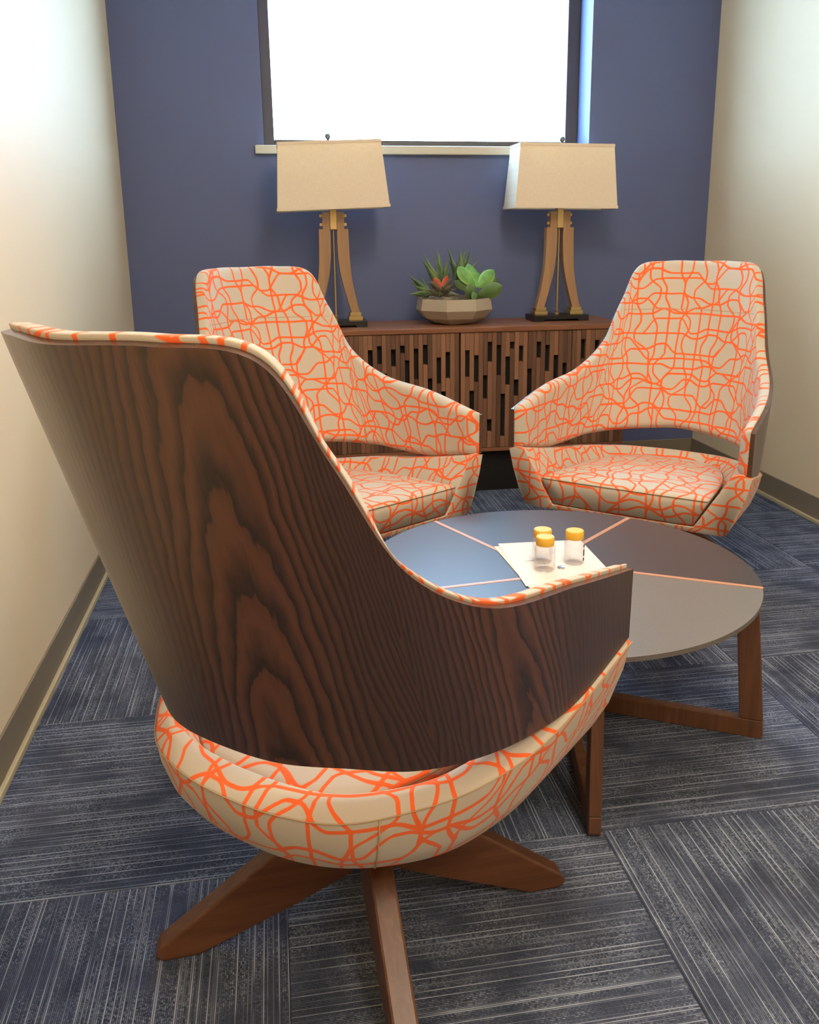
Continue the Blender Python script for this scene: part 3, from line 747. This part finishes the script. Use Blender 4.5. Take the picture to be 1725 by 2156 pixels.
# ------------------------------------------------------------------ succulent bowl
BX, BY = 1.425, -.235
pb = empty('succulent_planter', (BX, BY, CZ1)); tag(pb, 'faceted concrete bowl of mixed succulents between the two lamps', 'plant')
def facet_bowl():
    n = 8; v = []; f = []
    ph = R(-90-22)
    rings = [(.156, .110, 0), (.166, .114, 0), (.174, .064, 0), (.143, .028, 0), (.092, .006, 1), (.055, .014, 0)]
    for r_, z, alt in rings:
        for i in range(n): 
            a = 2*math.pi*i/n+ph; v.append((r_*math.cos(a), r_*math.sin(a), z-(.006 if alt and i % 2 == 0 else 0)))
    for j in range(len(rings)-1):
        for i in range(n): k = (i+1) % n; f.append((j*n+i, (j+1)*n+i, (j+1)*n+k, j*n+k))
    f.append(tuple((len(rings)-1)*n+i for i in range(n)))
    m = len(v); 
    for i in range(n): a = 2*math.pi*i/n+ph; v.append((.150*math.cos(a), .150*math.sin(a), .085))
    for i in range(n): k = (i+1) % n; f.append((i, k, m+k, m+i))
    f.append(tuple(range(m, m+n)))
    bm = bmesh.new(); vv = [bm.verts.new(p) for p in v]
    for q_ in f: bm.faces.new([vv[i] for i in q_])
    bmesh.ops.bevel(bm, geom=[e for e in bm.edges if e.calc_face_angle(0) > .3], offset=.007, segments=3, affect='EDGES')
    return bmobj('bowl', bm, 'concrete', pb)
facet_bowl()
bm = bmesh.new()
for i in range(260):
    a = random.random()*6.283; r_ = .138*math.sqrt(random.random()); s_ = random.uniform(.004, .008)
    bmesh.ops.create_icosphere(bm, subdivisions=1, radius=s_, matrix=Matrix.Translation((r_*math.cos(a), r_*math.sin(a), .088+random.random()*.006)))
tag(bmobj('pebbles', bm, 'pebble', pb), None, None, None, 'stuff')
def leaf(parent, base, tip, wid, bend, mat, kind='aloe', twist=0):
    b, t_ = Vector(base), Vector(tip); ax = t_-b; Ln = ax.length; ax.normalize()
    side = ax.cross(Vector((0, 0, 1)))
    if kind == 'aloe': side = ax.cross(Vector((random.uniform(-.7, .7), 1, .2)))
    if kind == 'paddle': side = ax.cross(Vector((0, 1, .25)))
    if side.length < .1: side = Vector((1, 0, 0))
    side.normalize()
    if twist: side = Matrix.Rotation(R(twist), 3, ax) @ side
    nr = side.cross(ax).normalized(); nl, nw = 9, 4; v = []; uvp = []
    for lay in (1, -1):
        for i in range(nl+1):
            s_ = i/nl
            if kind == 'aloe': hw = wid*.5*(1-s_**1.6)*(.75+.5*math.sin(math.pi*min(1, s_*1.4))); th = .25*hw+.0006
            else: hw = wid*.5*max(.02, math.sin(math.pi*min(1, .06+s_*.94)**1.35))**.62; th = .07*hw+.001
            cen = b+ax*Ln*s_+nr*bend*math.sin(math.pi*s_)*Ln
            for j in range(nw+1):
                x = (j/nw-.5)*2; cup = x*x*hw*.35
                edge = (1-x*x)*(1 if i < nl else 0)
                v.append(cen+side*x*hw+nr*(cup+lay*th*edge)); uvp.append((j/nw, s_))
    m = (nl+1)*(nw+1); F = grid_faces(nl+1, nw+1); f = [q_ for q_ in F]+[tuple(i+m for i in q_[::-1]) for q_ in F]
    return obj('leaf', v, f, mat, parent, [[uvp[i] for i in q_] for q_ in f], True)
def rosette(nm, label):
    e = empty(nm, (0, 0, 0)); e.parent = pb; e['label'] = label; return e
PXM = .00208
def pp(px, py, dy=0): return ((px-953)*PXM, dy, .108+(630-py)*PXM)
A = rosette('aloe_rosette', 'spiky green succulent leaning left')
for tp, mt, dy in (((848, 574), 'aloe', -.02), ((860, 590), 'aloe', .03), ((850, 616), 'aloe_light', -.06), ((862, 598), 'aloe_light', -.05), ((870, 612), 'aloe', -.07), ((884, 578), 'aloe', .05), ((872, 600), 'aloe', .0)):
    leaf(A, pp(897, 622, -.01), pp(*tp, dy), .030, .06, mt)
B_ = rosette('aloe_rosette', 'tall spiky green succulent in the middle')
for tp, mt, dy in (((881, 540), 'aloe', 0), ((889, 532), 'aloe_light', .02), ((909, 524), 'aloe', -.01), ((921, 524), 'aloe_light', .03), ((887, 548), 'aloe_light', -.03), ((943, 540), 'aloe_light', 0), ((929, 560), 'aloe', -.03), ((950, 560), 'aloe', .02), ((915, 545), 'aloe', .04), ((898, 545), 'aloe', .03)):
    leaf(B_, pp(931, 615, .02), pp(*tp, dy), .034, -.05 if tp[0] < 925 else .04, mt)
C_ = rosette('aloe_rosette', 'tall spiky green succulent at the back right')
for tp, mt, dy in (((943, 519), 'aloe', .03), ((969, 523), 'aloe_light', 0), ((975, 530), 'aloe_light', .03), ((987, 523), 'aloe_light', .05), ((997, 522), 'aloe', .03), ((995, 540), 'aloe', 0), ((1018, 546), 'aloe_light', .04), ((1010, 560), 'aloe', .02), ((948, 545), 'aloe', .05), ((962, 550), 'aloe', .0)):
    leaf(C_, pp(972, 612, .055), pp(*tp, dy+.03), .036, .04, mt)
Rr = rosette('red_rosette', 'small olive succulent with red centre leaves')
for k in range(13):
    a = 2*math.pi*k/13; leaf(Rr, pp(924, 618, -.06), (pp(924, 618)[0]+.082*math.cos(a), -.06+.06*math.sin(a), .128+.028*(k % 3)), .026, .10, 'olive_leaf')
for k in range(8):
    a = 2*math.pi*k/8+.3; leaf(Rr, pp(924, 615, -.06), (pp(924, 615)[0]+.042*math.cos(a), -.06+.035*math.sin(a), .155), .02, .05, 'olive_leaf')
for tp, mt in (((902, 583), 'red_leaf'), ((932, 579), 'red_leaf'), ((940, 588), 'olive_leaf'), ((893, 592), 'olive_leaf'), ((926, 604), 'olive_leaf')): leaf(Rr, pp(921, 609, -.065), pp(*tp, -.08), .026, .03, mt, 'paddle')
Pd = rosette('paddle_rosette', 'broad leaved bright green succulent on the right')
for tp, wd, mt, dy, bs in (((960, 562), .062, 'paddle', -.02, (995, 604)), ((987, 556), .058, 'paddle', .03, (1001, 604)), ((1040, 570), .062, 'paddle', -.01, (1001, 605)), ((966, 606), .066, 'paddle_dark', -.12, (1001, 622)),
                           ((1046, 602), .07, 'paddle_dark', -.11, (1000, 624)), ((1052, 588), .04, 'paddle_dark', .02, (1010, 612)), ((954, 592), .045, 'paddle_dark', .0, (992, 612)), ((978, 628), .05, 'paddle_dark', -.14, (1000, 620)), ((1012, 575), .05, 'paddle', .06, (1001, 606))):
    leaf(Pd, pp(*bs, -.045), pp(*tp, dy), wd, -.06, mt, 'paddle', 25 if tp[0] < 1000 else -25)
